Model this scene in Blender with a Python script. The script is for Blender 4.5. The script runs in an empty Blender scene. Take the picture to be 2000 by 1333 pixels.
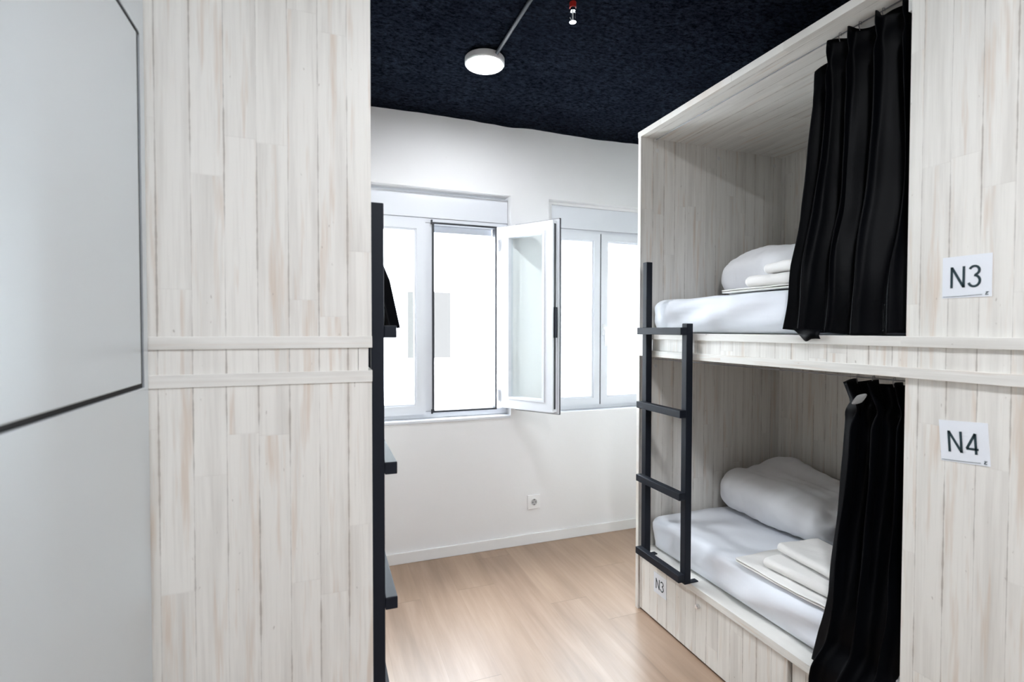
import bpy, bmesh, math, random
from mathutils import Vector, Matrix, noise
random.seed(7)
S = bpy.context.scene
COL = S.collection
D = bpy.data

# ------------------------------------------------------------------ camera
F_PX, PITCH, ROLL, YAW, CAM_H = 999.54, 0.02238, 0.00134, 0.35394, 1.29535
fw = Vector((math.sin(YAW)*math.cos(PITCH), math.cos(YAW)*math.cos(PITCH), -math.sin(PITCH)))
r0 = Vector((math.cos(YAW), -math.sin(YAW), 0)); u0 = r0.cross(fw)
rt = math.cos(ROLL)*r0 + math.sin(ROLL)*u0
up = -math.sin(ROLL)*r0 + math.cos(ROLL)*u0
cd = D.cameras.new('camera'); cam = D.objects.new('camera', cd); COL.objects.link(cam)
cd.sensor_width = 36.0; cd.sensor_fit = 'HORIZONTAL'; cd.lens = F_PX*36.0/2000
cd.clip_start = 0.02; cd.clip_end = 100
m = Matrix((rt, up, -fw)).transposed().to_4x4(); m.translation = Vector((0, 0, CAM_H))
cam.matrix_world = m
cd.dof.use_dof = True; cd.dof.focus_distance = 1.9; cd.dof.aperture_fstop = 2.8
S.camera = cam

# ------------------------------------------------------------------ world, light, exposure
S.view_settings.view_transform = 'Standard'; S.view_settings.look = 'None'
S.view_settings.gamma = 1.0; S.view_settings.use_curve_mapping = False
S.view_settings.exposure = 0.34
W = D.worlds.new('overcast_sky'); S.world = W; W.use_nodes = True
bg = W.node_tree.nodes['Background']
bg.inputs[0].default_value = (0.86, 0.93, 1.0, 1); bg.inputs[1].default_value = 16.0

def portal(name, x0, x1, z0, z1, y):
    l = D.lights.new(name, 'AREA'); l.shape = 'RECTANGLE'; l.size = x1-x0; l.size_y = z1-z0
    l.cycles.is_portal = True
    o = D.objects.new(name, l); COL.objects.link(o)
    o.location = ((x0+x1)/2, y, (z0+z1)/2); o.rotation_euler = (math.radians(-90), 0, 0)
portal('daylight_portal', 0.11, 1.04, 0.8, 2.07, 3.0)
portal('daylight_portal', 1.33, 2.08, 0.8, 2.07, 3.0)
sl = D.lights.new('hazy_sun', 'SUN'); sl.energy = 2.9; sl.angle = math.radians(34); sl.color = (.90, .95, 1.0)
so_ = D.objects.new('hazy_sun', sl); COL.objects.link(so_); so_.location = (2, 5, 6)
so_.rotation_euler = Vector((-.10, .55, .86)).to_track_quat('Z', 'Y').to_euler()
LAMP_E = 165.0; LAMP_E2 = 320.0

# ------------------------------------------------------------------ dimensions
XR, YE, YP = 1.3626, 2.0232, 0.863        # right bunk: front, far end, edge of privacy panel
XL, YL = 0.1052, 1.2013                   # left bunk: front, near end
YB, HC = 2.841, 2.487                     # window wall, ceiling
ZU1, ZU2, ZL1, ZL2 = 1.280, 1.2536, 1.2027, 1.176
H = 2.2

# ------------------------------------------------------------------ materials
def mat(name, color=(.8, .8, .8), rough=.5, metal=0.0, **kw):
    m = D.materials.new(name); m.use_nodes = True
    b = m.node_tree.nodes['Principled BSDF']
    b.inputs['Base Color'].default_value = (*color, 1)
    b.inputs['Roughness'].default_value = rough; b.inputs['Metallic'].default_value = metal
    for k, v in kw.items(): b.inputs[k.replace('_', ' ')].default_value = v
    return m
class N:
    """tiny node helper"""
    def __init__(s, m): s.t = m.node_tree; s.b = s.t.nodes['Principled BSDF']
    def n(s, typ, **kw):
        x = s.t.nodes.new(typ)
        for k, v in kw.items(): setattr(x, k, v)
        return x
    def l(s, a, b): s.t.links.new(a, b)
    def val(s, sock, v):
        if hasattr(v, 'links'): s.l(v, sock)
        else: sock.default_value = v
    def math(s, op, a, b=0.0, clamp=False):
        x = s.n('ShaderNodeMath', operation=op, use_clamp=clamp)
        s.val(x.inputs[0], a); s.val(x.inputs[1], b); return x.outputs[0]
    def ramp(s, v, p):
        x = s.n('ShaderNodeValToRGB'); e = x.color_ramp.elements
        while len(e) < len(p): e.new(.5)
        for q, (pos, c) in zip(e, p):
            q.position = pos; q.color = (*c, 1) if len(c) == 3 else c
        s.l(v, x.inputs[0]); return x.outputs[0]
    def noise(s, vec, scale, detail=4, rough=.5):
        x = s.n('ShaderNodeTexNoise'); s.l(vec, x.inputs['Vector'])
        x.inputs['Scale'].default_value = scale; x.inputs['Detail'].default_value = detail
        x.inputs['Roughness'].default_value = rough; return x.outputs['Fac']
    def mix(s, f, a, b, mode='MIX'):
        x = s.n('ShaderNodeMix', data_type='RGBA', blend_type=mode)
        s.val(x.inputs[0], f)
        for i, v in ((6, a), (7, b)):
            if hasattr(v, 'links'): s.l(v, x.inputs[i])
            else: x.inputs[i].default_value = (*v, 1)
        return x.outputs[2]
    def comb(s, a, b, c):
        x = s.n('ShaderNodeCombineXYZ')
        for i, v in enumerate((a, b, c)): s.val(x.inputs[i], v)
        return x.outputs[0]
    def bump(s, h, strength, dist=.01):
        x = s.n('ShaderNodeBump'); x.inputs['Strength'].default_value = strength
        x.inputs['Distance'].default_value = dist; s.l(h, x.inputs['Height'])
        s.l(x.outputs[0], s.b.inputs['Normal'])

def wood(name, across, along, seed=0.0, plank=.0605, seams=True, base=(.81, .79, .745)):
    """whitewashed narrow-board laminate; across / along are object axes 0..2"""
    m = mat(name, rough=.42); g = N(m)
    tc = g.n('ShaderNodeTexCoord'); sep = g.n('ShaderNodeSeparateXYZ'); g.l(tc.outputs['Object'], sep.inputs[0])
    third = 3-across-along
    a, l, c = sep.outputs[across], sep.outputs[along], sep.outputs[third]
    pa = g.math('DIVIDE', g.math('ADD', a, 10+seed), plank)
    idx = g.math('FLOOR', pa); fr = g.math('FRACT', pa)
    wn = g.n('ShaderNodeTexWhiteNoise', noise_dimensions='1D'); g.l(idx, wn.inputs['W'])
    rnd = wn.outputs['Value']
    # staves of different length along each board
    st = g.math('DIVIDE', g.math('ADD', l, g.math('MULTIPLY', rnd, 3.0)), .62)
    sidx = g.math('FLOOR', st); sfr = g.math('FRACT', st)
    wn2 = g.n('ShaderNodeTexWhiteNoise', noise_dimensions='2D'); g.l(g.comb(idx, sidx, 0), wn2.inputs['Vector'])
    stave = wn2.outputs['Value']
    off = g.math('MULTIPLY', stave, 7.0)
    gv = g.comb(g.math('MULTIPLY', a, 26), g.math('MULTIPLY', g.math('ADD', l, off), 1.3), g.math('ADD', g.math('MULTIPLY', c, 3), off))
    n1 = g.noise(gv, 1.0, 5, .6)
    fine = g.noise(g.comb(g.math('MULTIPLY', a, 170), g.math('MULTIPLY', g.math('ADD', l, off), 5), c), 1.0, 3, .6)
    tan = g.noise(g.comb(g.math('MULTIPLY', a, 42), g.math('MULTIPLY', g.math('ADD', l, g.math('MULTIPLY', off, 2.3)), 2.6), g.math('ADD', off, 4)), 1.0, 3, .6)
    colr = g.mix(g.math('MULTIPLY', stave, .40), base, tuple(v*.93 for v in base))
    colr = g.mix(g.ramp(n1, [(.46, (0, 0, 0)), (.72, (.5, .5, .5))]), colr, (.50, .47, .43))
    colr = g.mix(g.ramp(fine, [(.5, (0, 0, 0)), (.8, (.22, .22, .22))]), colr, (.42, .39, .35))
    colr = g.mix(g.ramp(tan, [(.57, (0, 0, 0)), (.71, (.60, .60, .60))]), colr, (.62, .50, .40))
    # dark specks / knots
    kn = g.noise(g.comb(g.math('MULTIPLY', a, 60), g.math('MULTIPLY', l, 26), off), 1.0, 2, .7)
    colr = g.mix(g.ramp(kn, [(.73, (0, 0, 0)), (.77, (.6, .6, .6))]), colr, (.34, .30, .26))
    if seams:
        # a broken irregular line at each board joint
        wob = g.math('MULTIPLY', g.math('SUBTRACT', g.noise(g.comb(idx, g.math('MULTIPLY', l, 16), 0), 1.0, 3), .5), .05)
        dist = g.math('ABSOLUTE', g.math('SUBTRACT', g.math('FRACT', g.math('ADD', g.math('ADD', pa, wob), .5)), .5))
        side = g.math('FLOOR', g.math('ADD', pa, .5))
        pres = g.noise(g.comb(g.math('MULTIPLY', side, 3.7), g.math('MULTIPLY', l, 2.4), 2), 1.0, 3, .7)
        dash = g.noise(g.comb(g.math('MULTIPLY', side, 1.7), g.math('MULTIPLY', l, 34), 2), 1.0, 2, .7)
        wid = g.math('MULTIPLY', g.ramp(pres, [(.38, (.007, .007, .007)), (.66, (.034, .034, .034))]), g.ramp(dash, [(.36, (.55, .55, .55)), (.62, (1.2, 1.2, 1.2))]))
        inside = g.math('LESS_THAN', dist, wid)
        amt = g.math('MULTIPLY', inside, g.ramp(pres, [(.36, (.10, .10, .10)), (.62, (.85, .85, .85))]))
        colr = g.mix(amt, colr, (.31, .28, .245))
        # stain bleeding beside some joints
        halo = g.math('MULTIPLY', g.math('SUBTRACT', 1.0, g.math('MULTIPLY', dist, 6.0), True), g.ramp(pres, [(.52, (0, 0, 0)), (.68, (.60, .60, .60))]))
        colr = g.mix(halo, colr, (.58, .52, .46))
        seamend = g.math('LESS_THAN', g.math('MULTIPLY', sfr, .62), .0022)
        colr = g.mix(g.math('MULTIPLY', seamend, .09), colr, (.4, .36, .32))
    g.l(colr, g.b.inputs['Base Color'])
    g.bump(g.math('ADD', n1, g.math('MULTIPLY', fine, .5)), .12, .002)
    return m

def cloth(name, color, rough=.85, scale=900, bump=.15, sheen=.3):
    m = mat(name, color, rough); g = N(m)
    m.node_tree.nodes['Principled BSDF'].inputs['Sheen Weight'].default_value = sheen
    tc = g.n('ShaderNodeTexCoord')
    n1 = g.noise(tc.outputs['Object'], scale, 2); n2 = g.noise(tc.outputs['Object'], 22, 4)
    g.bump(g.math('ADD', g.math('MULTIPLY', n1, .25), n2), bump, .004)
    return m

M = {}
M['wood_yz'] = wood('whitewashed_boards_front', 1, 2, seed=.03)             # panels facing the aisle
M['wood_xz'] = wood('whitewashed_boards_end', 0, 2, seed=.035)    # panels facing along the room
M['wood_xy'] = wood('whitewashed_boards_flat', 0, 1, seed=.01)    # horizontal boards
M['ledge'] = wood('whitewashed_edge_band', 2, 1, seams=False, base=(.80, .785, .745))
M['ledge_x'] = wood('whitewashed_edge_band_end', 2, 0, seams=False, base=(.80, .785, .745))
M['edge'] = mat('white_edge_banding', (.86, .85, .83), .4)
M['metal'] = mat('dark_powder_coated_steel', (.008, .011, .018), .55, 0.0, Specular_IOR_Level=.22)
M['white_pvc'] = mat('white_window_profile', (.70, .72, .76), .3)
M['gasket'] = mat('black_rubber_gasket', (.02, .022, .028), .5)
M['plastic'] = mat('white_socket_plastic', (.82, .82, .82), .3)
M['dark_hole'] = mat('dark_opening', (.03, .03, .03), .6)
M['chrome'] = mat('polished_chrome', (.75, .76, .78), .15, 1.0)
M['red'] = mat('red_painted_pipe', (.45, .02, .015), .4)
M['paper'] = mat('white_plastic_plaque', (.80, .83, .88), .35)
M['ink'] = mat('dark_green_lettering', (.012, .035, .045), .5)
M['cap'] = mat('white_screw_cap', (.72, .71, .69), .4)
M['gap_shade'] = mat('locker_gap_shade', (.008, .008, .010), .7)  # shade between the locker doors, put into the body's colour
M['sheet'] = cloth('white_bed_sheet', (.80, .83, .89))
M['duvet'] = cloth('white_duvet_cotton', (.86, .865, .89), bump=.25)
M['towel'] = cloth('white_terry_towel', (.87, .855, .83), scale=380, bump=.6)
M['lining'] = cloth('grey_curtain_lining', (.20, .195, .19))
M['wire'] = mat('steel_wire', (.25, .26, .28), .35, 1.0)
M['facade'] = mat('white_rendered_facade', (.82, .82, .82), .9)
M['facade_window'] = mat('grey_shuttered_opening', (.050, .048, .046), .9, 0.0, Specular_IOR_Level=0.0)

# black satin curtain
m = mat('black_satin_curtain', (.0014, .0017, .0028), .5, 0.0, Specular_IOR_Level=.08); M['curtain'] = m; g = N(m)
g.b.inputs['Sheen Weight'].default_value = .004; g.b.inputs['Sheen Roughness'].default_value = .4
tc = g.n('ShaderNodeTexCoord'); g.bump(g.noise(tc.outputs['Object'], 18, 4), .15, .01)

# locker steel
m = mat('pale_grey_locker_steel', (.72, .77, .81), .33, .7); M['locker'] = m; g = N(m)
tc = g.n('ShaderNodeTexCoord'); g.bump(g.noise(tc.outputs['Object'], 3.0, 2), .05, .01)

# painted plaster wall
m = mat('white_painted_plaster', (.80, .795, .80), .75); M['wall'] = m; g = N(m)
tc = g.n('ShaderNodeTexCoord')
sm = g.noise(tc.outputs['Object'], 2.4, 4, .6); sp = g.noise(tc.outputs['Object'], 13, 3, .6)
c = g.mix(g.ramp(sm, [(.45, (0, 0, 0)), (.75, (.35, .35, .35))]), (.80, .795, .80), (.77, .765, .77))
c = g.mix(g.ramp(sp, [(.72, (0, 0, 0)), (.80, (.25, .25, .25))]), c, (.55, .53, .51))
g.l(c, g.b.inputs['Base Color']); g.bump(g.noise(tc.outputs['Object'], 60, 4), .08, .004)

# sprayed dark ceiling
m = mat('dark_blue_sprayed_ceiling', (.010, .016, .028), 1.0, 0.0, Specular_IOR_Level=0.0); M['ceiling'] = m; g = N(m)
tc = g.n('ShaderNodeTexCoord')
mp = g.n('ShaderNodeMapping'); g.l(tc.outputs['Object'], mp.inputs[0]); mp.inputs['Scale'].default_value = (1, 1.6, 1)
n1 = g.noise(mp.outputs[0], 46, 6, .75); n2 = g.noise(mp.outputs[0], 5, 5, .6)
c = g.mix(g.ramp(n1, [(.38, (0, 0, 0)), (.66, (1, 1, 1))]), (.0028, .0038, .0065), (.0270, .0340, .0490))
c = g.mix(g.ramp(n2, [(.35, (0, 0, 0)), (.7, (.4, .4, .4))]), c, (.0020, .0034, .0075))
g.l(c, g.b.inputs['Base Color'])
g.bump(g.math('ADD', n1, g.math('MULTIPLY', n2, 1.2)), .9, .02)

# laminate floor: planks run towards the window wall
m = mat('oak_laminate_floor', rough=.3); M['floor'] = m; g = N(m)
tc = g.n('ShaderNodeTexCoord'); sep = g.n('ShaderNodeSeparateXYZ'); g.l(tc.outputs['Object'], sep.inputs[0])
a, l = sep.outputs[0], sep.outputs[1]
pa = g.math('DIVIDE', g.math('ADD', a, 10.02), .19); idx = g.math('FLOOR', pa); fr = g.math('FRACT', pa)
wn = g.n('ShaderNodeTexWhiteNoise', noise_dimensions='1D'); g.l(idx, wn.inputs['W']); rnd = wn.outputs['Value']
st = g.math('DIVIDE', g.math('ADD', l, g.math('MULTIPLY', rnd, 1.9)), 1.28); sidx = g.math('FLOOR', st); sfr = g.math('FRACT', st)
wn2 = g.n('ShaderNodeTexWhiteNoise', noise_dimensions='2D'); g.l(g.comb(idx, sidx, 0), wn2.inputs['Vector'])
off = g.math('MULTIPLY', wn2.outputs['Value'], 9.0)
n1 = g.noise(g.comb(g.math('MULTIPLY', a, 13), g.math('MULTIPLY', g.math('ADD', l, off), 1.1), off), 1, 5, .6)
n2 = g.noise(g.comb(g.math('MULTIPLY', a, 85), g.math('MULTIPLY', g.math('ADD', l, off), 3.2), off), 1, 4, .6)
c = g.ramp(n1, [(.28, (.215, .138, .092)), (.5, (.315, .208, .143)), (.72, (.395, .278, .200))])
c = g.mix(g.ramp(n2, [(.45, (0, 0, 0)), (.75, (.35, .35, .35))]), c, (.25, .16, .10))
c = g.mix(g.math('MULTIPLY', wn2.outputs['Value'], .35), c, (.36, .24, .155))
s1 = g.math('LESS_THAN', fr, .007); s2 = g.math('LESS_THAN', sfr, .0016)
c = g.mix(g.math('MULTIPLY', s1, .35), c, (.17, .11, .07)); c = g.mix(g.math('MULTIPLY', s2, .8), c, (.10, .065, .045))
g.l(c, g.b.inputs['Base Color'])
g.l(g.ramp(n2, [(.2, (.34, .34, .34)), (.8, (.42, .42, .42))]), g.b.inputs['Roughness']); g.b.inputs['Specular IOR Level'].default_value = 1.0
g.bump(n2, .03, .002)

# window glass: a clear pane that lets daylight through and reflects by angle
m = D.materials.new('window_glass'); m.use_nodes = True; M['glass'] = m; t = m.node_tree
t.nodes.remove(t.nodes['Principled BSDF']); out = t.nodes['Material Output']
tr = t.nodes.new('ShaderNodeBsdfTransparent'); gl = t.nodes.new('ShaderNodeBsdfGlossy'); mx = t.nodes.new('ShaderNodeMixShader')
ge = t.nodes.new('ShaderNodeNewGeometry'); dp = t.nodes.new('ShaderNodeVectorMath'); dp.operation = 'DOT_PRODUCT'
t.links.new(ge.outputs['Normal'], dp.inputs[0]); t.links.new(ge.outputs['Incoming'], dp.inputs[1])
def mth(op, a, b):
    x = t.nodes.new('ShaderNodeMath'); x.operation = op
    for i, v in enumerate((a, b)):
        if hasattr(v, 'links'): t.links.new(v, x.inputs[i])
        else: x.inputs[i].default_value = v
    return x
q = mth('SUBTRACT', 1.0, mth('ABSOLUTE', dp.outputs['Value'], 0).outputs[0])
fr_ = mth('ADD', .04, mth('MULTIPLY', .96, mth('POWER', q.outputs[0], 5.0).outputs[0]).outputs[0])
gl.inputs['Roughness'].default_value = .02; tr.inputs[0].default_value = (.965, .985, .98, 1)
t.links.new(fr_.outputs[0], mx.inputs[0]); t.links.new(tr.outputs[0], mx.inputs[1]); t.links.new(gl.outputs[0], mx.inputs[2])
t.links.new(mx.outputs[0], out.inputs[0])

# lamp diffuser
m = mat('glowing_lamp_diffuser', (1, 1, 1), .5); M['lamp'] = m
b = m.node_tree.nodes['Principled BSDF']; b.inputs['Emission Color'].default_value = (.93, .96, 1, 1)
b.inputs['Emission Strength'].default_value = LAMP_E
M['lamp_bright'] = m.copy(); M['lamp_bright'].name = 'brightly_glowing_lamp_diffuser'
M['lamp_bright'].node_tree.nodes['Principled BSDF'].inputs['Emission Strength'].default_value = LAMP_E2

# ------------------------------------------------------------------ builders
def obj(name, bm, material, parent=None, smooth=False, bevel=0.0, loc=None, kind=None):
    if bevel > 0:
        bmesh.ops.bevel(bm, geom=list(bm.edges), offset=bevel, segments=2, profile=.6, affect='EDGES')
    bmesh.ops.recalc_face_normals(bm, faces=bm.faces)
    me = D.meshes.new(name); bm.to_mesh(me); bm.free()
    if material: me.materials.append(M[material])
    if smooth:
        for p in me.polygons: p.use_smooth = True
    o = D.objects.new(name, me); COL.objects.link(o)
    if loc: o.location = loc
    if parent: o.parent = parent
    if kind: o['kind'] = kind
    return o
def thing(name, label, cat, loc=(0, 0, 0), rz=0.0, group=None):
    o = D.objects.new(name, None); COL.objects.link(o); o.empty_display_size = .1
    o.location = loc; o.rotation_euler = (0, 0, rz); o['label'] = label; o['category'] = cat
    if group: o['group'] = group
    return o
def tag(o, label, cat, group=None):
    o['label'] = label; o['category'] = cat
    if group: o['group'] = group
    return o
def box(bm, x0, x1, y0, y1, z0, z1):
    if x0 > x1: x0, x1 = x1, x0
    if y0 > y1: y0, y1 = y1, y0
    v = [bm.verts.new((x, y, z)) for x in (x0, x1) for y in (y0, y1) for z in (z0, z1)]
    for f in ((0, 1, 3, 2), (4, 6, 7, 5), (0, 4, 5, 1), (2, 3, 7, 6), (0, 2, 6, 4), (1, 5, 7, 3)):
        bm.faces.new([v[i] for i in f])
    return bm
def BX(*a):
    return box(bmesh.new(), *a)
def cyl(bm, c, r, h, axis='Z', seg=32, r2=None):
    ret = bmesh.ops.create_cone(bm, cap_ends=True, segments=seg, radius1=r, radius2=r if r2 is None else r2, depth=h)
    R = {'Z': Matrix(), 'Y': Matrix.Rotation(math.pi/2, 4, 'X'), 'X': Matrix.Rotation(math.pi/2, 4, 'Y')}[axis]
    bmesh.ops.transform(bm, matrix=Matrix.Translation(c) @ R, verts=ret['verts'])
    return bm
def lathe(prof, seg=48):
    bm = bmesh.new(); rings = []
    for r, z in prof:
        rings.append([bm.verts.new((r*math.cos(2*math.pi*i/seg), r*math.sin(2*math.pi*i/seg), z)) for i in range(seg)])
    for a, b in zip(rings, rings[1:]):
        for i in range(seg): bm.faces.new((a[i], a[(i+1) % seg], b[(i+1) % seg], b[i]))
    bmesh.ops.remove_doubles(bm, verts=bm.verts, dist=1e-5)
    return bm
def tube(bm, pts, r, seg=8):
    rings = []
    for i, p in enumerate(pts):
        p = Vector(p); d = (Vector(pts[min(i+1, len(pts)-1)])-Vector(pts[max(i-1, 0)])).normalized()
        a = d.orthogonal().normalized(); b_ = d.cross(a)
        if rings:
            a = (pa_ - d*pa_.dot(d)).normalized(); b_ = d.cross(a)
        pa_ = a
        rings.append([bm.verts.new(p+r*(math.cos(2*math.pi*k/seg)*a+math.sin(2*math.pi*k/seg)*b_)) for k in range(seg)])
    for A, B in zip(rings, rings[1:]):
        for k in range(seg): bm.faces.new((A[k], A[(k+1) % seg], B[(k+1) % seg], B[k]))
    bm.faces.new(rings[0]); bm.faces.new(rings[-1])
    return bm
def rbox(hx, hy, hz, r, step, fn=None):
    """rounded box centred on the origin, finely gridded; fn(co, normal) -> new co"""
    bm = bmesh.new(); H3 = (hx, hy, hz)
    for ax in range(3):
        u, v = (ax+1) % 3, (ax+2) % 3
        nu = max(6, int(2*H3[u]/step)); nv = max(6, int(2*H3[v]/step))
        for sgn in (-1, 1):
            gr = []
            for i in range(nu+1):
                row = []
                for j in range(nv+1):
                    p = [0, 0, 0]; p[ax] = sgn*H3[ax]; p[u] = -H3[u]+2*H3[u]*i/nu; p[v] = -H3[v]+2*H3[v]*j/nv
                    q = [max(-(H3[k]-r), min(H3[k]-r, p[k])) for k in range(3)]
                    d = Vector([p[k]-q[k] for k in range(3)]); d.normalize()
                    co = Vector(q)+d*r
                    if fn: co = fn(co, d)
                    row.append(bm.verts.new(co))
                gr.append(row)
            for i in range(nu):
                for j in range(nv):
                    bm.faces.new((gr[i][j], gr[i+1][j], gr[i+1][j+1], gr[i][j+1]))
    bmesh.ops.remove_doubles(bm, verts=bm.verts, dist=step*.02)
    return bm
def sm(a, b, x):
    t = max(0, min(1, (x-a)/(b-a))); return t*t*(3-2*t)
def interp(tab, x):
    if x <= tab[0][0]: return tab[0][1]
    for (a, va), (b_, vb) in zip(tab, tab[1:]):
        if x <= b_:
            return va+(vb-va)*(x-a)/(b_-a)
    return tab[-1][1]

# ------------------------------------------------------------------ room shell
RX0, RX1, RY0 = -0.90, 2.30, -1.80
obj('floor', BX(RX0-.2, RX1+.2, RY0-.2, YB+.25, -.1, 0), 'floor', kind='structure')
bm = bmesh.new(); nx, ny = 90, 150            # uneven sprayed ceiling
gr = []
for i in range(nx+1):
    row = []
    for j in range(ny+1):
        x = RX0-.2+(RX1-RX0+.4)*i/nx; y = RY0-.2+(YB+.25-RY0+.2)*j/ny
        z = HC + .010*noise.noise(Vector((x*3, y*3, 1))) + .006*noise.noise(Vector((x*9, y*9, 4)))
        row.append(bm.verts.new((x, y, z)))
    gr.append(row)
for i in range(nx):
    for j in range(ny): bm.faces.new((gr[i][j], gr[i+1][j], gr[i+1][j+1], gr[i][j+1]))
ret = bmesh.ops.extrude_face_region(bm, geom=list(bm.faces))
for v in [e for e in ret['geom'] if isinstance(e, bmesh.types.BMVert)]: v.co.z = HC+.12
obj('ceiling', bm, 'ceiling', kind='structure')
# window wall with two openings (thickness .25)
W1 = (.08, 1.042); W2 = (1.286, 2.12); WZ = (.786, 2.084)
bm = bmesh.new()
y0, y1 = YB, YB+.25
box(bm, RX0-.2, RX1+.2, y0, y1, 0, WZ[0]); box(bm, RX0-.2, RX1+.2, y0, y1, WZ[1], HC+.1)
box(bm, RX0-.2, W1[0], y0, y1, WZ[0], WZ[1]); box(bm, W1[1], W2[0], y0, y1, WZ[0], WZ[1]); box(bm, W2[1], RX1+.2, y0, y1, WZ[0], WZ[1])
obj('wall_back', bm, 'wall', kind='structure')
obj('wall_left', BX(RX0-.2, RX0, RY0, YB, 0, HC+.1), 'wall', kind='structure')
obj('wall_right', BX(RX1, RX1+.2, RY0, YB, 0, HC+.1), 'wall', kind='structure')
obj('wall_front', BX(RX0-.2, RX1+.2, RY0-.2, RY0, 0, HC+.1), 'wall', kind='structure')
M['skirting'] = mat('white_skirting_board', (.80, .80, .80), .35)
obj('baseboard_back', BX(RX0, RX1, YB-.012, YB-.0005, 0, .062), 'skirting', bevel=.003, kind='structure')

# ------------------------------------------------------------------ windows
YF = YB+.06
def ring(bm, x0, x1, z0, z1, w, ya, yb, wb=None, wt=None):
    """rectangular frame of profile width w between depths ya..yb"""
    wb = w if wb is None else wb; wt = w if wt is None else wt
    box(bm, x0, x0+w, ya, yb, z0, z1); box(bm, x1-w, x1, ya, yb, z0, z1)
    box(bm, x0+w, x1-w, ya, yb, z0, z0+wb); box(bm, x0+w, x1-w, ya, yb, z1-wt, z1)
def sash(parent, x0, x1, z0, z1, ya, w=.058, name='casement', gasket=True, hnd=None, ox=0.0, gname='pane'):
    """one casement leaf, as a part with a pane and gasket of its own"""
    bm = bmesh.new(); ring(bm, x0, x1, z0, z1, w, ya, ya+.045)
    bm2 = bmesh.new()
    c = obj(name, bm, 'white_pvc', parent)
    bm = bmesh.new(); ring(bm, x0+w-.002, x1-w+.002, z0+w-.002, z1-w+.002, .014, ya+.008, ya+.037)
    obj('glazing_bead', bm, 'white_pvc', c, bevel=.002)
    obj(gname, BX(x0+w+.01, x1-w-.01, ya+.020, ya+.026, z0+w+.01, z1-w-.01), 'glass', c)
    bm2.free()
    return c
def make_window(n, x0, x1, xs):
    """x0..x1 clear opening of the frame, xs = x of the mullion line"""
    w = obj('window_%d' % n, None or ringed(x0, x1), 'white_pvc', kind='structure')
    return w
def ringed(x0, x1):
    bm = bmesh.new()
    ring(bm, x0, x1, .79, 1.926, .035, YF, YF+.07, wb=.035, wt=.024)
    return bm
# window_1 (left) : left leaf shut, right leaf swung into the room
w1 = make_window(1, .105, 1.041, .55)
obj('shutter_box', BX(.085, 1.040, YF-.006, YF+.12, 1.928, 2.068), 'white_pvc', w1, bevel=.003)
obj('mullion', BX(.522, .586, YF+.002, YF+.07, .826, 1.90), 'white_pvc', w1, bevel=.002)
obj('window_sill', BX(.082, 1.040, YB-.006, YF+.10, .772, .788), 'white_pvc', w1, bevel=.003)
obj('shutter_slat', BX(.59, .97, YF+.075, YF+.09, 1.862, 1.93), 'white_pvc', w1, bevel=.003)
c1 = sash(w1, .13, .545, .812, 1.912, YF-.014, w=.050)
bm = bmesh.new(); ring(bm, .586, .974, .818, 1.906, .011, YF-.006, YF+.052)
obj('gasket', bm, 'gasket', w1)
for zz in (1.905, .826):
    obj('corner_bracket', BX(.578, .586, YF-.018, YF-.004, zz-.012, zz+.012), 'gasket', w1)
# open leaf, modelled flat about its hinge then turned
ZS0, ZS1, SW = .822, 1.911, .372
leaf = D.objects.new('open_casement', None)
def rot_leaf(bm, hinge, ang):
    bmesh.ops.transform(bm, matrix=Matrix.Translation(hinge) @ Matrix.Rotation(ang, 4, 'Z'), verts=bm.verts)
    return bm
HG = Vector((.980, YF-.028, 0)); fx, fy = 1.190-HG.x, 2.555-HG.y; ANG = math.atan2(fy, fx); SW = math.hypot(fx, fy)
def LB(*a): return rot_leaf(BX(*a), HG, ANG)
bm = bmesh.new(); ring(bm, 0, SW-.012, ZS0+.012, ZS1-.012, .056, .004, .050); rot_leaf(bm, HG, ANG)
leaf = obj('open_casement', bm, 'white_pvc', w1)
bm = bmesh.new(); ring(bm, -.004, SW, ZS0, ZS1, .014, .050, .058); rot_leaf(bm, HG, ANG)
obj('leaf_rebate', bm, 'white_pvc', leaf)
bm = bmesh.new(); ring(bm, -.006, SW+.003, ZS0-.004, ZS1+.004, .006, .058, .066); rot_leaf(bm, HG, ANG)
obj('gasket', bm, 'gasket', leaf)
obj('locking_strip', LB(SW-.012, SW-.009, .018, .034, ZS0+.03, ZS1-.03), 'gasket', leaf)
obj('lock_case', LB(SW-.012, SW-.002, .014, .040, 1.25, 1.42), 'metal', leaf)
bm = bmesh.new(); ring(bm, .054, SW-.066, ZS0+.066, ZS1-.066, .014, .0, .046); rot_leaf(bm, HG, ANG)
obj('glazing_bead', bm, 'white_pvc', leaf)
obj('pane', LB(.064, SW-.076, .024, .030, ZS0+.076, ZS1-.076), 'glass', leaf)
for zz in (.905, 1.79):
    bm = bmesh.new(); cyl(bm, (HG.x-.004, HG.y+.004, zz), .008, .07, seg=16)
    obj('hinge', bm, 'white_pvc', w1, smooth=False)
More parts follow.
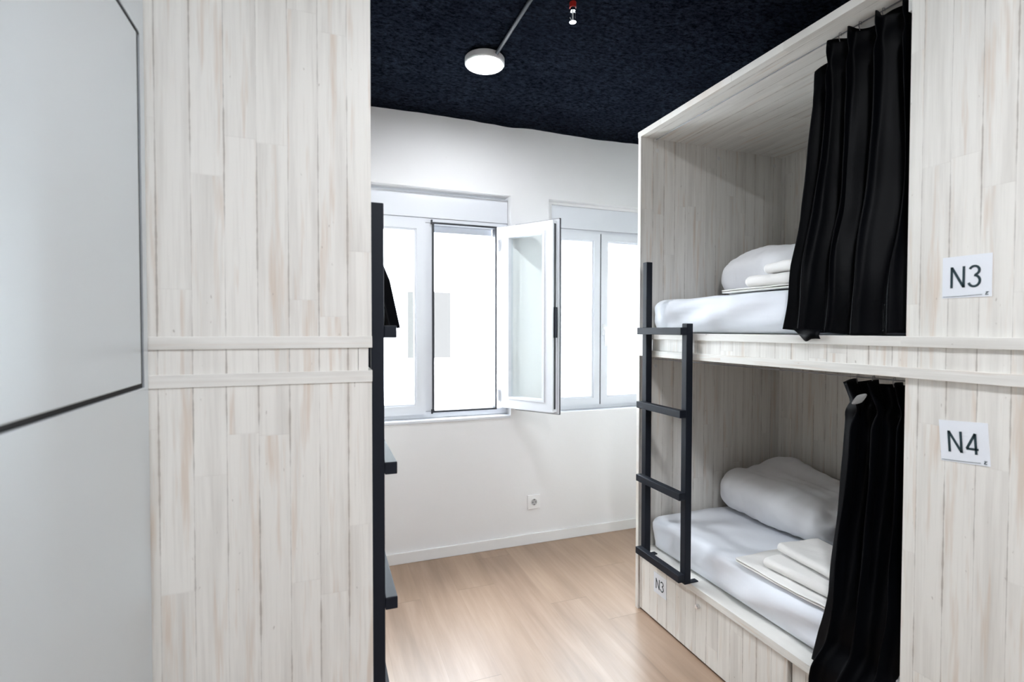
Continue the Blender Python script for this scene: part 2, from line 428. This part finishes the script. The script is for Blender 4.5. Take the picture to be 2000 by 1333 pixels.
# window_2 (right) : both leaves shut
w2 = make_window(2, 1.330, 2.085, 1.67)
obj('shutter_box', BX(1.328, 2.10, YF-.006, YF+.12, 1.928, 2.066), 'white_pvc', w2, bevel=.003)
bm = bmesh.new(); box(bm, 1.2865, 1.327, YF-.012, YF+.1, .79, 2.083); box(bm, 1.327, 2.12, YF-.012, YF+.1, 2.0665, 2.083)
obj('plaster_return', bm, 'wall', w2)
obj('window_sill', BX(1.2875, 2.118, YB+.002, YF+.10, .772, .788), 'white_pvc', w2, bevel=.003)
sash(w2, 1.345, 1.668, .815, 1.908, YF-.014, w=.044)
s2 = sash(w2, 1.676, 2.060, .815, 1.908, YF-.014, w=.044)
obj('gasket', BX(1.6685, 1.6755, YF-.010, YF+.02, .815, 1.908), 'gasket', w2)
bm = bmesh.new(); box(bm, 1.686, 1.706, YF-.022, YF-.014, 1.26, 1.33); box(bm, 1.690, 1.702, YF-.045, YF-.020, 1.298, 1.312); box(bm, 1.689, 1.703, YF-.050, YF-.040, 1.19, 1.314)
obj('window_handle', bm, 'plastic', s2, bevel=.002)
bm = bmesh.new(); box(bm, .152, .170, YF-.022, YF-.014, 1.26, 1.33); box(bm, .155, .167, YF-.045, YF-.020, 1.298, 1.312); box(bm, .154, .168, YF-.050, YF-.040, 1.19, 1.314)
obj('window_handle', bm, 'plastic', c1, bevel=.002)

# house across the street
hb = thing('building', 'pale rendered house across the street seen through the window', 'building', (1.5, 7.0, -4))
obj('facade_wall', BX(-9, 12, 0, .4, 0, 8.2), 'facade', hb)
fwn = obj('facade_window', BX(-.43, .17, -.03, .01, 4.90, 5.81), 'facade_window', hb)
obj('window_surround', BX(-.50, .24, -.02, .01, 4.84, 5.88), 'facade', hb)

# ------------------------------------------------------------------ ceiling lamps, conduit, sprinkler
M['conduit'] = mat('dark_grey_painted_conduit', (.012, .015, .021), .7)
def lamp(loc, label, em='lamp'):
    t = thing('ceiling_lamp', label, 'lamp', loc, group='round surface lamps on the ceiling')
    obj('lamp_body', lathe([(0, .030), (.083, .030), (.087, .026), (.087, .004), (.084, 0), (.079, .0), (.079, .004), (0, .004)]), 'plastic', t, smooth=False)
    o = obj('diffuser', lathe([(0, -.006), (.05, -.005), (.070, -.002), (.0785, .003), (.0785, .0045), (0, .0045)]), em, t, smooth=True)
    return t
lamp((.672, 2.168, 2.452), 'round white lamp glowing on the dark ceiling in front of the windows')
lamp((.47, .02, 2.452), 'round white lamp glowing on the dark ceiling just above the camera', 'lamp_bright')
lamp((.62, -1.20, 2.452), 'round white fill lamp added on the dark ceiling far behind the camera', 'lamp_bright')  # added lamp out of view, fills the surfaces turned to the camera
tag(obj('cable_conduit', tube(bmesh.new(), [(.700, 2.10, HC-.018), (.702, 1.7, HC-.016), (.706, 1.2, HC-.016), (.50, .12, HC-.018)], .0075, 10), 'conduit', smooth=True),
    'thin dark conduit running along the ceiling to the round lamp', 'conduit')
sp = thing('fire_sprinkler', 'small sprinkler head on a red pipe under the dark ceiling', 'sprinkler', (.858, 1.690, 2.415))
obj('red_pipe', cyl(bmesh.new(), (0, 0, .068), .0125, .040), 'red', sp, smooth=False)
bm = bmesh.new(); cyl(bm, (0, 0, .042), .010, .012, seg=16)
for q in (-1, 1): tube(bm, [(q*.007, 0, .038), (q*.0115, 0, .031), (q*.0115, 0, .011), (q*.004, 0, .000)], .0018)
obj('sprinkler_frame', bm, 'chrome', sp)
bm = bmesh.new(); cyl(bm, (0, 0, .019), .0024, .034, seg=12); obj('glass_bulb', bm, 'plastic', sp)
bm = bmesh.new(); cyl(bm, (0, 0, -.003), .0125, .0016, seg=20); cyl(bm, (0, 0, -.001), .006, .004, seg=16)
obj('deflector', bm, 'chrome', sp)

# ------------------------------------------------------------------ wall socket
so = thing('power_socket', 'white square power socket on the wall under the windows', 'socket', (1.190, YB, .254))
obj('cover_plate', BX(-.041, .041, -.009, 0, -.042, .042), 'plastic', so, bevel=.003)
bm = bmesh.new(); cyl(bm, (0, -.0095, 0), .0235, .004, 'Y'); f = obj('socket_ring', bm, 'plastic', so)
bm = bmesh.new(); cyl(bm, (0, -.0105, 0), .019, .003, 'Y'); M['well'] = mat('grey_socket_well', (.45, .45, .46), .4); obj('socket_well', bm, 'well', so)
bm = bmesh.new(); cyl(bm, (-.0095, -.0125, 0), .0028, .003, 'Y', 12); cyl(bm, (.0095, -.0125, 0), .0028, .003, 'Y', 12); box(bm, -.003, .003, -.0135, -.011, .013, .018); box(bm, -.003, .003, -.0135, -.011, -.018, -.013)
obj('contact_holes', bm, 'dark_hole', so)

# ------------------------------------------------------------------ bunk beds
def bunk(name, label, X, s, y0, y1, opn, fullpanel):
    """X front plane, s=+1 body extends to +x; y0 near end, y1 far end; opn=(a,b) the open stretch"""
    t = thing(name, label, 'bunk bed', (X, (y0+y1)/2, 0), group='built-in bunk beds')
    oy = (y0+y1)/2; DEP = .872
    def P(d0, d1, ya, yb, z0, z1): return BX(s*d0, s*d1, ya-oy, yb-oy, z0, z1)
    T = .0225
    # end panels (upper and lower), back panels
    for ya, yb in ((y0+.003, y0+T), (y1-T, y1-.003)):
        obj('end_panel', P(.001, DEP, ya, yb, ZU1, H-.0255), 'wood_xz', t)
        obj('end_panel', P(.001, DEP, ya, yb, 0.0, ZL2), 'wood_xz', t)
    obj('back_panel', P(DEP-.02, DEP-.001, y0+T, y1-T, ZU1, H-.0255), 'wood_yz', t)
    obj('back_panel', P(DEP-.02, DEP-.001, y0+T, y1-T, 0, ZL2), 'wood_yz', t)
    obj('top_board', P(0, DEP, y0+.002, y1-.0005, H-.0255, H), 'wood_xy', t, bevel=.0012)
    # floor of the upper bunk and roof of the lower one, with the recessed board between
    obj('upper_shelf', P(0, DEP, y0, y1, ZU2, ZU1), 'ledge', t, bevel=.0012)
    obj('lower_shelf', P(0, DEP, y0, y1, ZL2, ZL1), 'ledge', t, bevel=.0012)
    obj('recessed_fascia', P(.0085, .03, y0+.004, y1-.004, ZL1, ZU2), 'wood_yz', t)
    obj('recessed_side_board', P(.031, DEP, y0+.004, y0+T, ZL1, ZU2), 'wood_xz', t)
    obj('recessed_side_board', P(.031, DEP, y1-T, y1-.004, ZL1, ZU2), 'wood_xz', t)
    # bed base with front rail
    obj('bed_base', P(0.0, DEP-.02, y0+T, y1-T, .2585, .287), 'ledge', t, bevel=.0015)
    # privacy panels beside the opening
    for a, b_ in fullpanel:
        obj('privacy_panel', P(.012, .030, a, b_, ZU1, H-.0255), 'wood_yz', t)
        obj('privacy_panel', P(.012, .030, a, b_, .287, ZL2), 'wood_yz', t)
    return t, P, oy
bR, PR, oyR = bunk('bunk_bed', 'whitewashed wood bunk bed on the right with signs and two made beds', XR, 1, -.02, YE, (YP, YE), [(.0025, YP)])
bL, PL, oyL = bunk('bunk_bed', 'whitewashed wood bunk bed on the left whose plain end faces the camera', XL, -1, YL, 2.815, (YL, 2.4), [(2.35, 2.79)])
for P_, t_, segs in ((PR, bR, ((1.194, YE-.0245, 1), (.40, 1.184, 0), (.005, .392, 0))), (PL, bL, ((YL+.0245, 2.0, 0), (2.01, 2.79, 0)))):
    for a, b_, proud in segs:
        d = obj('drawer', P_(.009 if proud else .018, .028 if proud else .036, a, b_, .010, .256), 'wood_yz', t_)
        if proud:
            bm = bmesh.new(); cyl(bm, (.004, 1.602-oyR, .213), .009, .012, 'X', 20); cyl(bm, (-.002, 1.602-oyR, .213), .0065, .004, 'X', 20)
            obj('cam_lock', bm, 'chrome', d)
for X_, z_ in ((1.452, 2.122), (1.807, 2.126), (2.160, 2.130), (1.452, 1.128), (1.795, 1.129)):
    bm = bmesh.new(); cyl(bm, (X_-XR, YE-.0235-oyR, z_), .0095, .003, 'Y', 20)
    obj('screw_cap', bm, 'cap', bR)
bm = bmesh.new(); box(bm, .045, .10, YP-.05-oyR, YP+.03-oyR, 2.108, 2.150)
obj('rail_bracket', bm, 'edge', bR, bevel=.002)

# ------------------------------------------------------------------ ladders (tall rail at the end of the bunk)
def ladder(label, X, s, ya, yb, tall, group='black steel ladders hooked on the bunks'):
    """X = aisle face of the rungs"""
    t = thing('bunk_ladder', label, 'ladder', (X, (ya+yb)/2, 0), group=group); oy = (ya+yb)/2; q = .0295
    for y_, tl in ((ya, tall == 'near'), (yb-q, tall == 'far')):
        obj('ladder_rail', BX(s*q, s*2*q, y_-oy, y_+q-oy, .288, 1.592 if tl else 1.320), 'metal', t, bevel=.0025)
    for i in range(4):
        z1 = 1.3045-i*.3253
        obj('rung', BX(0, s*(q-.0005), ya-oy, yb-oy, z1-q, z1), 'metal', t, bevel=.0025)
    for y_ in (ya+.004, yb-q+.004):
        obj('hook_bracket', BX(s*(2*q+.0008), s*(2*q+.040), y_-oy, y_+.022-oy, .2875, .2915), 'metal', t)
    return t
ladder('black steel ladder on the right bunk, hooked beside the window', 1.3022, 1, 1.636, 1.932, 'far')
ladder('black steel ladder on the left bunk, seen edge on beside the end panel', .1650, -1, 1.236, 1.530, 'near')

# ------------------------------------------------------------------ number plaques
def stroke(bm, pts, w, d=.0006, closed=False):
    """flat lettering stroke in the YZ plane, thickness d along -x; mitred ribbon"""
    n = len(pts); L, R = [], []
    for i in range(n):
        p = Vector(pts[i]); a = Vector(pts[max(0, i-1)]); b_ = Vector(pts[min(n-1, i+1)])
        d1 = (p-a).normalized() if i > 0 else (b_-p).normalized(); d2 = (b_-p).normalized() if i < n-1 else d1
        n1 = Vector((-d1.y, d1.x)); n2 = Vector((-d2.y, d2.x)); mm = (n1+n2).normalized(); k = w/2/max(.45, mm.dot(n1))
        L.append(p+mm*k); R.append(p-mm*k)
    vs = []
    for A in (L, R): vs.append([(bm.verts.new((0, q.x, q.y)), bm.verts.new((-d, q.x, q.y))) for q in A])
    for i in range(n-1):
        (a0, a1), (b0, b1) = vs[0][i], vs[0][i+1]; (c0, c1), (e0, e1) = vs[1][i], vs[1][i+1]
        bm.faces.new((a1, b1, e1, c1)); bm.faces.new((a0, c0, e0, b0)); bm.faces.new((a0, b0, b1, a1)); bm.faces.new((c0, c1, e1, e0))
    bm.faces.new((vs[0][0][0], vs[0][0][1], vs[1][0][1], vs[1][0][0])); bm.faces.new((vs[0][-1][0], vs[1][-1][0], vs[1][-1][1], vs[0][-1][1]))
def letters(txt, w, xs, zt, zb):
    """glyph boxes xs = list of (left,right) ; y axis runs to reader's right as -y"""
    bm = bmesh.new(); hh = zt-zb
    for ch, (a, b_) in zip(txt, xs):
        def Q(u, v): return (-(a+(b_-a)*u), zb+hh*v)
        if ch == 'N':
            stroke(bm, [Q(.07, 0), Q(.07, 1)], w); stroke(bm, [Q(.08, .97), Q(.92, .03)], w); stroke(bm, [Q(.93, 0), Q(.93, 1)], w)
        elif ch == '3':
            up_ = [Q(.47+.40*math.cos(math.radians(t)), .765+.20*math.sin(math.radians(t))) for t in range(160, -91, -12)]
            lo = [Q(.45+.47*math.cos(math.radians(t)), .285+.255*math.sin(math.radians(t))) for t in range(90, -171, -12)]
            stroke(bm, up_, w); stroke(bm, lo, w)
        elif ch == '4':
            stroke(bm, [Q(.80, 0), Q(.80, .96)], w); stroke(bm, [Q(.80, .96), Q(.04, .24)], w); stroke(bm, [Q(0, .24), Q(1.02, .24)], w)
    return bm
def plaque(label, txt, loc, size, tilt=0.0, base=True):
    t = thing('number_sign', label, 'sign', loc, group='bunk number signs'); t.rotation_euler = (tilt, 0, 0)
    h = size/2
    obj('sign_plate', BX(-.0012, 0, -h, h, -h, h), 'paper', t)
    bm = letters(txt, size*.052, [(-h+size*.18, -h+size*.47), (-h+size*.55, -h+size*.79)], h-size*.25, -h+size*.24)
    bmesh.ops.translate(bm, vec=(-.0013, 0, 0), verts=bm.verts)
    obj('sign_lettering', bm, 'ink', t)
    if base:
        bm = bmesh.new()
        stroke(bm, [(h-size*(.02+.80*i/12), -h+size*(.035+.02*(i/12)**2)) for i in range(13)], size*.009)
        c = (-h+size*.085, -h+size*.085); r = size*.024
        stroke(bm, [(c[0]+r, c[1]+r), (c[0]-r, c[1]+r), (c[0]+r*.6, c[1]-r*.2), (c[0]+r, c[1]-r*1.4), (c[0]-r, c[1]-r*1.4)], size*.016)
        bmesh.ops.translate(bm, vec=(-.0013, 0, 0), verts=bm.verts)
        obj('sign_underline', bm, 'ink', t)
    return t
XP = XR+.012
plaque('square white N3 sign on the upper right bunk panel', 'N3', (XP, .7365, 1.4175), .0955)
plaque('square white N4 sign on the lower right bunk panel', 'N4', (XP, .7350, 1.0385), .0955, -.075)
plaque('small white N3 sign on the drawer under the ladder', 'N3', (XR+.009, 1.845, .180), .088, 0, base=False)

# ------------------------------------------------------------------ bedding
def mattress(label, x0, x1, y0, y1, z0, z1, seed):
    hx, hy, hz = (x1-x0)/2, (y1-y0)/2, (z1-z0)/2
    def fn(co, d):
        p = co+Vector((seed, 0, 0))
        n = noise.noise(Vector((p.x*2.2, p.y*2.4, p.z*2)))*.010
        front = max(0, -d.x)
        # tucked folds pulled diagonally across the aisle side
        q = co.y*9+co.z*26
        n += front*.019*noise.noise(Vector((q*.55, co.z*5, seed*3)))+front*.006*noise.noise(Vector((co.y*16, co.z*9, seed)))
        n += max(0, d.z)*.004*noise.noise(Vector((co.x*5+co.y*6, co.y*4-co.x*7, seed+2)))
        n -= front*.010*sm(-.3*hz, -hz, co.z)
        if d.z < -.5: return co
        if d.z > .3: n = n*(1-d.z) - d.z*abs(noise.noise(Vector((p.x*3, p.y*3.4, 5))))*.006 - d.z*.0035*(.5+noise.noise(Vector((co.x*7+co.y*8, co.y*4-co.x*9, seed+2))))
        # soft bulge of the side
        n += front*.008*math.cos(co.z/hz*1.4)
        return co+d*n
    return tag(obj('mattress', rbox(hx, hy, hz, .042, .016, fn), 'sheet', smooth=True, loc=((x0+x1)/2, (y0+y1)/2, (z0+z1)/2)), label, 'mattress')
mattress('mattress under a white fitted sheet on the lower right bunk', 1.416, 2.205, .06, 1.985, .2885, .442, 3.1)
mattress('mattress under a white fitted sheet on the upper right bunk', 1.416, 2.205, .06, 1.985, 1.2815, 1.432, 8.7)

def duvet(label, cx, cy, z0, hx, hy, h, seed, peak=None, rz=0.0):
    hz = h/2
    def fn(co, d):
        v = co.copy()
        # belly: thicker in the middle, tapering ends
        k = 1-.16*abs(co.y/hy)**2.4
        v.z = (co.z+hz)*k-hz
        v.x *= 1-.06*abs(co.y/hy)**3
        if peak and co.z > 0:
            v.z += peak[2]*math.exp(-(((co.x-peak[0])/.11)**2+((co.y-peak[1])/.12)**2))
        n = .020*noise.noise(Vector((co.x*4+seed, co.y*4, co.z*4)))
        n += .0075*noise.noise(Vector((co.x*22+seed, co.y*6, co.z*15)))+.0045*noise.noise(Vector((co.x*18, co.y*34+seed, co.z*20)))
        e = max(0, -d.y)               # folded layers showing at the near end
        rr = math.hypot(co.x*.6, co.z)
        n += -e*.020*(.5+.5*math.cos(rr*150+noise.noise(Vector((co.x*14, co.z*14, seed)))*3))*sm(.0, .5, e)
        v += d*n
        v.z = max(v.z, -hz)
        return v
    o = obj('duvet', rbox(hx, hy, hz, min(hx, hy, hz)*.93, .010, fn), 'duvet', smooth=True, loc=(cx, cy, z0+hz))
    o.rotation_euler = (0, 0, rz)
    return tag(o, label, 'duvet')
duvet('rolled white duvet lying against the back of the lower bunk', 1.965, 1.665, .444, .205, .305, .205, 1.3, peak=(.10, .17, .035))
duvet('rolled white duvet lying against the back of the upper bunk', 1.930, 1.595, 1.434, .205, .370, .205, 5.9, peak=(-.02, .20, .03))

def folded(name, label, cat, cx, cy, z0, lx, ly, h, n, seed, rz=0.0, thick=None, mat_='towel', front_fold=True, group=None, parent=None):
    """cloth folded n times: layers stacked along z, folds at the -x and +x edges, seen ends at +-y"""
    th = h/n; path = []; R = th/2
    for k in range(n):
        z = th*(k+.5); xs = [-(lx/2-R)+(lx-2*R)*i/14 for i in range(15)]
        if (k % 2 == 0) == front_fold: xs = xs[::-1]
        path += [(x, z) for x in xs]
        if k < n-1:
            xe = xs[-1]; sg = 1 if xe > 0 else -1
            for a in (-60, -30, 0, 30, 60):
                path.append((xe+sg*R*math.cos(math.radians(a)), th*(k+1)+R*math.sin(math.radians(a))))
    bm = bmesh.new(); ny = 26; rows = []
    for j in range(ny+1):
        y = -ly/2+ly*j/ny; row = []
        for i, (x, z) in enumerate(path):
            f = z/h
            dz = f*(.006*noise.noise(Vector((x*9+seed, y*9, 0)))+.003*noise.noise(Vector((x*30, y*30, seed))))
            dx = .006*noise.noise(Vector((seed, y*11, z*30)))
            yy = y+.006*noise.noise(Vector((x*8, z*60, seed)))*(1 if abs(y) > ly*.4 else 0)
            row.append(bm.verts.new((x+dx, yy, z+dz)))
        rows.append(row)
    for a, b_ in zip(rows, rows[1:]):
        for i in range(len(path)-1): bm.faces.new((a[i], a[i+1], b_[i+1], b_[i]))
    o = obj(name, bm, mat_, parent, smooth=True, loc=(cx, cy, z0)); o.rotation_euler = (0, 0, rz)
    md = o.modifiers.new('thickness', 'SOLIDIFY'); md.thickness = th*.80 if thick is None else thick; md.offset = 0
    md2 = o.modifiers.new('smooth', 'SUBSURF'); md2.levels = 1; md2.render_levels = 1
    return tag(o, label, cat, group) if label else o
# lower bed: a flat folded sheet with two towels on it
folded('folded_sheet', 'flat folded white sheet under the towels on the lower bed', 'sheet', 1.560, 1.255, .4435, .300, .43, .016, 2, 1.1, .02, front_fold=False, group='folded bed sheets')
folded('folded_towel', 'larger folded white towel, under another, on the lower bed', 'towel', 1.572, 1.225, .461, .235, .29, .042, 2, 2.2, .06, group='folded towels')
folded('folded_towel', 'smaller folded white towel on top of the lower bed stack', 'towel', 1.595, 1.235, .505, .185, .25, .034, 2, 3.3, -.10, group='folded towels')
# upper bed
folded('folded_sheet', 'flat folded white sheet under the towels on the upper bed', 'sheet', 1.580, 1.345, 1.4335, .300, .45, .016, 2, 4.1, .02, front_fold=False, group='folded bed sheets')
folded('folded_towel', 'larger folded white towel, under another, on the upper bed', 'towel', 1.592, 1.320, 1.451, .240, .32, .046, 2, 5.2, .04, group='folded towels')
folded('folded_towel', 'smaller folded white towel on top of the upper bed stack', 'towel', 1.605, 1.300, 1.499, .195, .27, .040, 2, 6.3, -.05, group='folded towels')

# ------------------------------------------------------------------ curtains
X0fix = True
def curtain(label, xfun, yleft, yright, ztop, zbot, folds, amp, seed, hdr=.07, ns=150, nt=90, s=1, hook_x=None, ph=0.0):
    """pleated hanging sheet. t: 0 at the top .. 1 at the hem; sx: 0 at the free edge .. 1 at the panel edge"""
    bm = bmesh.new(); rows = []
    for j in range(nt+1):
        t = j/nt; row = []
        for i in range(ns+1):
            u = i/ns
            zt = ztop(u); zb = zbot(u); z = zt+(zb-zt)*t
            y = interp(yleft, z)*(xfun(z, 0)/1.40 if s > 0 and X0fix else 1)*(1-u)+interp(yright, z)*u
            a = amp(t, u)
            p = 2*math.pi*folds*(u+.035*noise.noise(Vector((u*4, seed, t*.8))))+ph
            w = math.sin(p)+.35*math.sin(2*p+1.1+seed)+.5*noise.noise(Vector((u*9, t*2.2, seed)))
            x = xfun(z, u)+s*a*w
            y += a*.55*math.cos(p)+.010*noise.noise(Vector((u*5, t*5, seed+3)))*sm(.1, .6, t)
            # pinch just below the heading
            k = math.exp(-((t-hdr)/.025)**2)
            x = x-s*a*w*.45*k
            row.append(bm.verts.new((x, y, z)))
        rows.append(row)
    for a_, b_ in zip(rows, rows[1:]):
        for i in range(ns): bm.faces.new((a_[i], a_[i+1], b_[i+1], b_[i]))
    o = obj('curtain', bm, 'curtain', smooth=True)
    md = o.modifiers.new('thickness', 'SOLIDIFY'); md.thickness = .002; md.offset = 0
    return tag(o, label, 'curtain', 'black bunk curtains')
def hooks(par, pts):
    for p in pts:
        x, y, z = p
        obj('curtain_hook', tube(bmesh.new(), [(x, y, z-.018), (x-.005, y, z-.006), (x-.003, y, z+.006), (x+.004, y, z+.008), (x+.006, y, z)], .0010, 6), 'wire', par)

# upper right curtain
cu = curtain('long black curtain gathered open on the upper right bunk', lambda z, u: 1.437-(.056-.030*sm(.70, .85, u))*sm(1.75, 1.36, z)+.020*sm(.2, 0, u)*sm(1.6, 2.1, z),
        [(1.28, 1.250), (1.50, 1.220), (1.65, 1.185), (1.82, 1.160), (2.0, 1.140), (2.10, 1.140), (2.16, 1.130)],
        [(1.2, .80), (2.2, .82)], lambda u: 2.158-.050*sm(.16, .0, u)+.006*math.sin(u*40), lambda u: 1.284+.014*sm(.3, 0, u)-.004*math.sin(u*14),
        5.0, lambda t, u: (.024-.010*sm(.6, .95, t))*(1-.75*sm(.68, .85, u)), 2.0)
# the turned-up corner of the hem lying over the ledge
bm = bmesh.new(); pts = []
for i in range(9):
    row = []
    for j in range(7):
        u, v = i/8, j/6
        y = 1.165-.085*u; z = 1.300-(.035*math.sin(min(1, u*1.3)*math.pi*.75)+.002)*v-.004*u
        x = 1.352-.012*math.sin(v*2.6)+.006*math.sin(u*7)
        row.append(bm.verts.new((x, y, z)))
    pts.append(row)
for i in range(8):
    for j in range(6): bm.faces.new((pts[i][j], pts[i+1][j], pts[i+1][j+1], pts[i][j+1]))
o = obj('hem_corner', bm, 'curtain', cu, smooth=True); md = o.modifiers.new('thickness', 'SOLIDIFY'); md.thickness = .003
hooks(cu, [(1.437, 1.10, 2.165), (1.437, 1.04, 2.165), (1.437, .975, 2.165), (1.437, .90, 2.165)])
# lower right curtain
cl = curtain('long black curtain gathered open on the lower right bunk', lambda z, u: 1.437-(.056-.030*sm(.62, .80, u))*sm(.80, .42, z)-.040*sm(.40, .31, z)*sm(.06, .14, u)*sm(.80, .66, u),
        [(.0, 1.15), (.285, 1.138), (.39, 1.118), (.52, 1.088), (.70, 1.070), (.92, 1.045), (1.05, 1.036), (1.085, 1.022), (1.15, 1.052)],
        [(.0, .80), (1.2, .82)], lambda u: 1.152+.006*math.sin(u*23)-.012*sm(.12, 0, u), lambda u: .290-.10*sm(.06, .13, u)*sm(.80, .70, u),
        4.0, lambda t, u: (.026-.010*sm(.5, .75, t))*(1-.75*sm(.60, .80, u)), 6.4, hdr=.09, ph=1.0)
hooks(cl, [(1.437, 1.03, 1.160), (1.437, .985, 1.160), (1.437, .93, 1.160), (1.437, .88, 1.160)])
# loose pinch pleat that has fallen open at the heading, pale lining inside
def petal(par, c, w, h, mat_, dx, name, tilt):
    bm = bmesh.new(); n = 20; vs = []
    ctr = bm.verts.new((dx+.006, 0, 0))
    for i in range(n):
        a = 2*math.pi*i/n; yy = w*math.cos(a); zz = h*math.sin(a)*(1-.35*abs(math.cos(a)))
        vs.append(bm.verts.new((dx, yy, zz)))
    for i in range(n): bm.faces.new((ctr, vs[i], vs[(i+1) % n]))
    bmesh.ops.transform(bm, matrix=Matrix.Translation(c) @ Matrix.Rotation(tilt, 4, 'X'), verts=bm.verts)
    o = obj(name, bm, mat_, par, smooth=True); md = o.modifiers.new('thickness', 'SOLIDIFY'); md.thickness = .0015
    return o
petal(cl, (1.392, .992, 1.104), .026, .011, 'lining', 0, 'pleat_lining', math.radians(-38))
# wires carrying the curtains
for x_, z_, lb in ((1.437, 2.166, 'thin wire along the roof of the upper right bunk'), (1.437, 1.161, 'thin wire under the roof of the lower right bunk')):
    w = thing('curtain_wire', lb, 'wire', (x_, 1.4, z_), group='curtain wires')
    obj('wire', tube(bmesh.new(), [(0, YE-.030-1.4, 0), (0, 0, 0), (0, .80-1.4, 0)], .0016, 8), 'wire', w)
    bm = bmesh.new(); cyl(bm, (0, YE-.032-1.4, 0), .006, .012, 'Y', 14); obj('hook_eye', bm, 'cap', w)
X0fix = False
# left bunk, upper curtain: only its flared hem shows past the ladder
curtain('black curtain of the left bunk, flaring out beyond its ladder', lambda z, u: .050+(interp([(1.3, .150), (1.45, .128), (1.6, .075), (1.8, .01), (2.2, 0)], z))*(1-sm(.15, .7, u)),
        [(1.28, 1.60), (1.6, 1.66), (2.2, 1.72)], [(1.2, 2.30), (2.2, 2.25)], lambda u: 2.155, lambda u: 1.300-.004*u, 7, lambda t, u: .020+.004*t, 11.0)

# ------------------------------------------------------------------ lockers
lk = thing('metal_locker', 'pale grey steel locker column at the left edge beside the bunk end', 'locker', (-.3375, .86, 0))
obj('locker_body', BX(-.45, .0095, .545-.86, 1.1735-.86, 0, 2.42), 'gap_shade', lk)
obj('side_frame', BX(-.45, .0125, 1.1740-.86, 1.1985-.86, 0, 2.42), 'locker', lk)
for z0_, z1_, ye in ((.02, .525, 1.1730), (.533, 1.183, 1.1730), (1.192, 1.849, 1.1500), (1.859, 2.41, 1.1730)):
    d = obj('locker_door', BX(.0100, .015, .56-.86, ye-.86, z0_, z1_), 'locker', lk, bevel=.002)
    bm = bmesh.new(); cyl(bm, (.019, .60-.86, (z0_+z1_)/2), .011, .010, 'X', 20); obj('door_lock', bm, 'chrome', d)
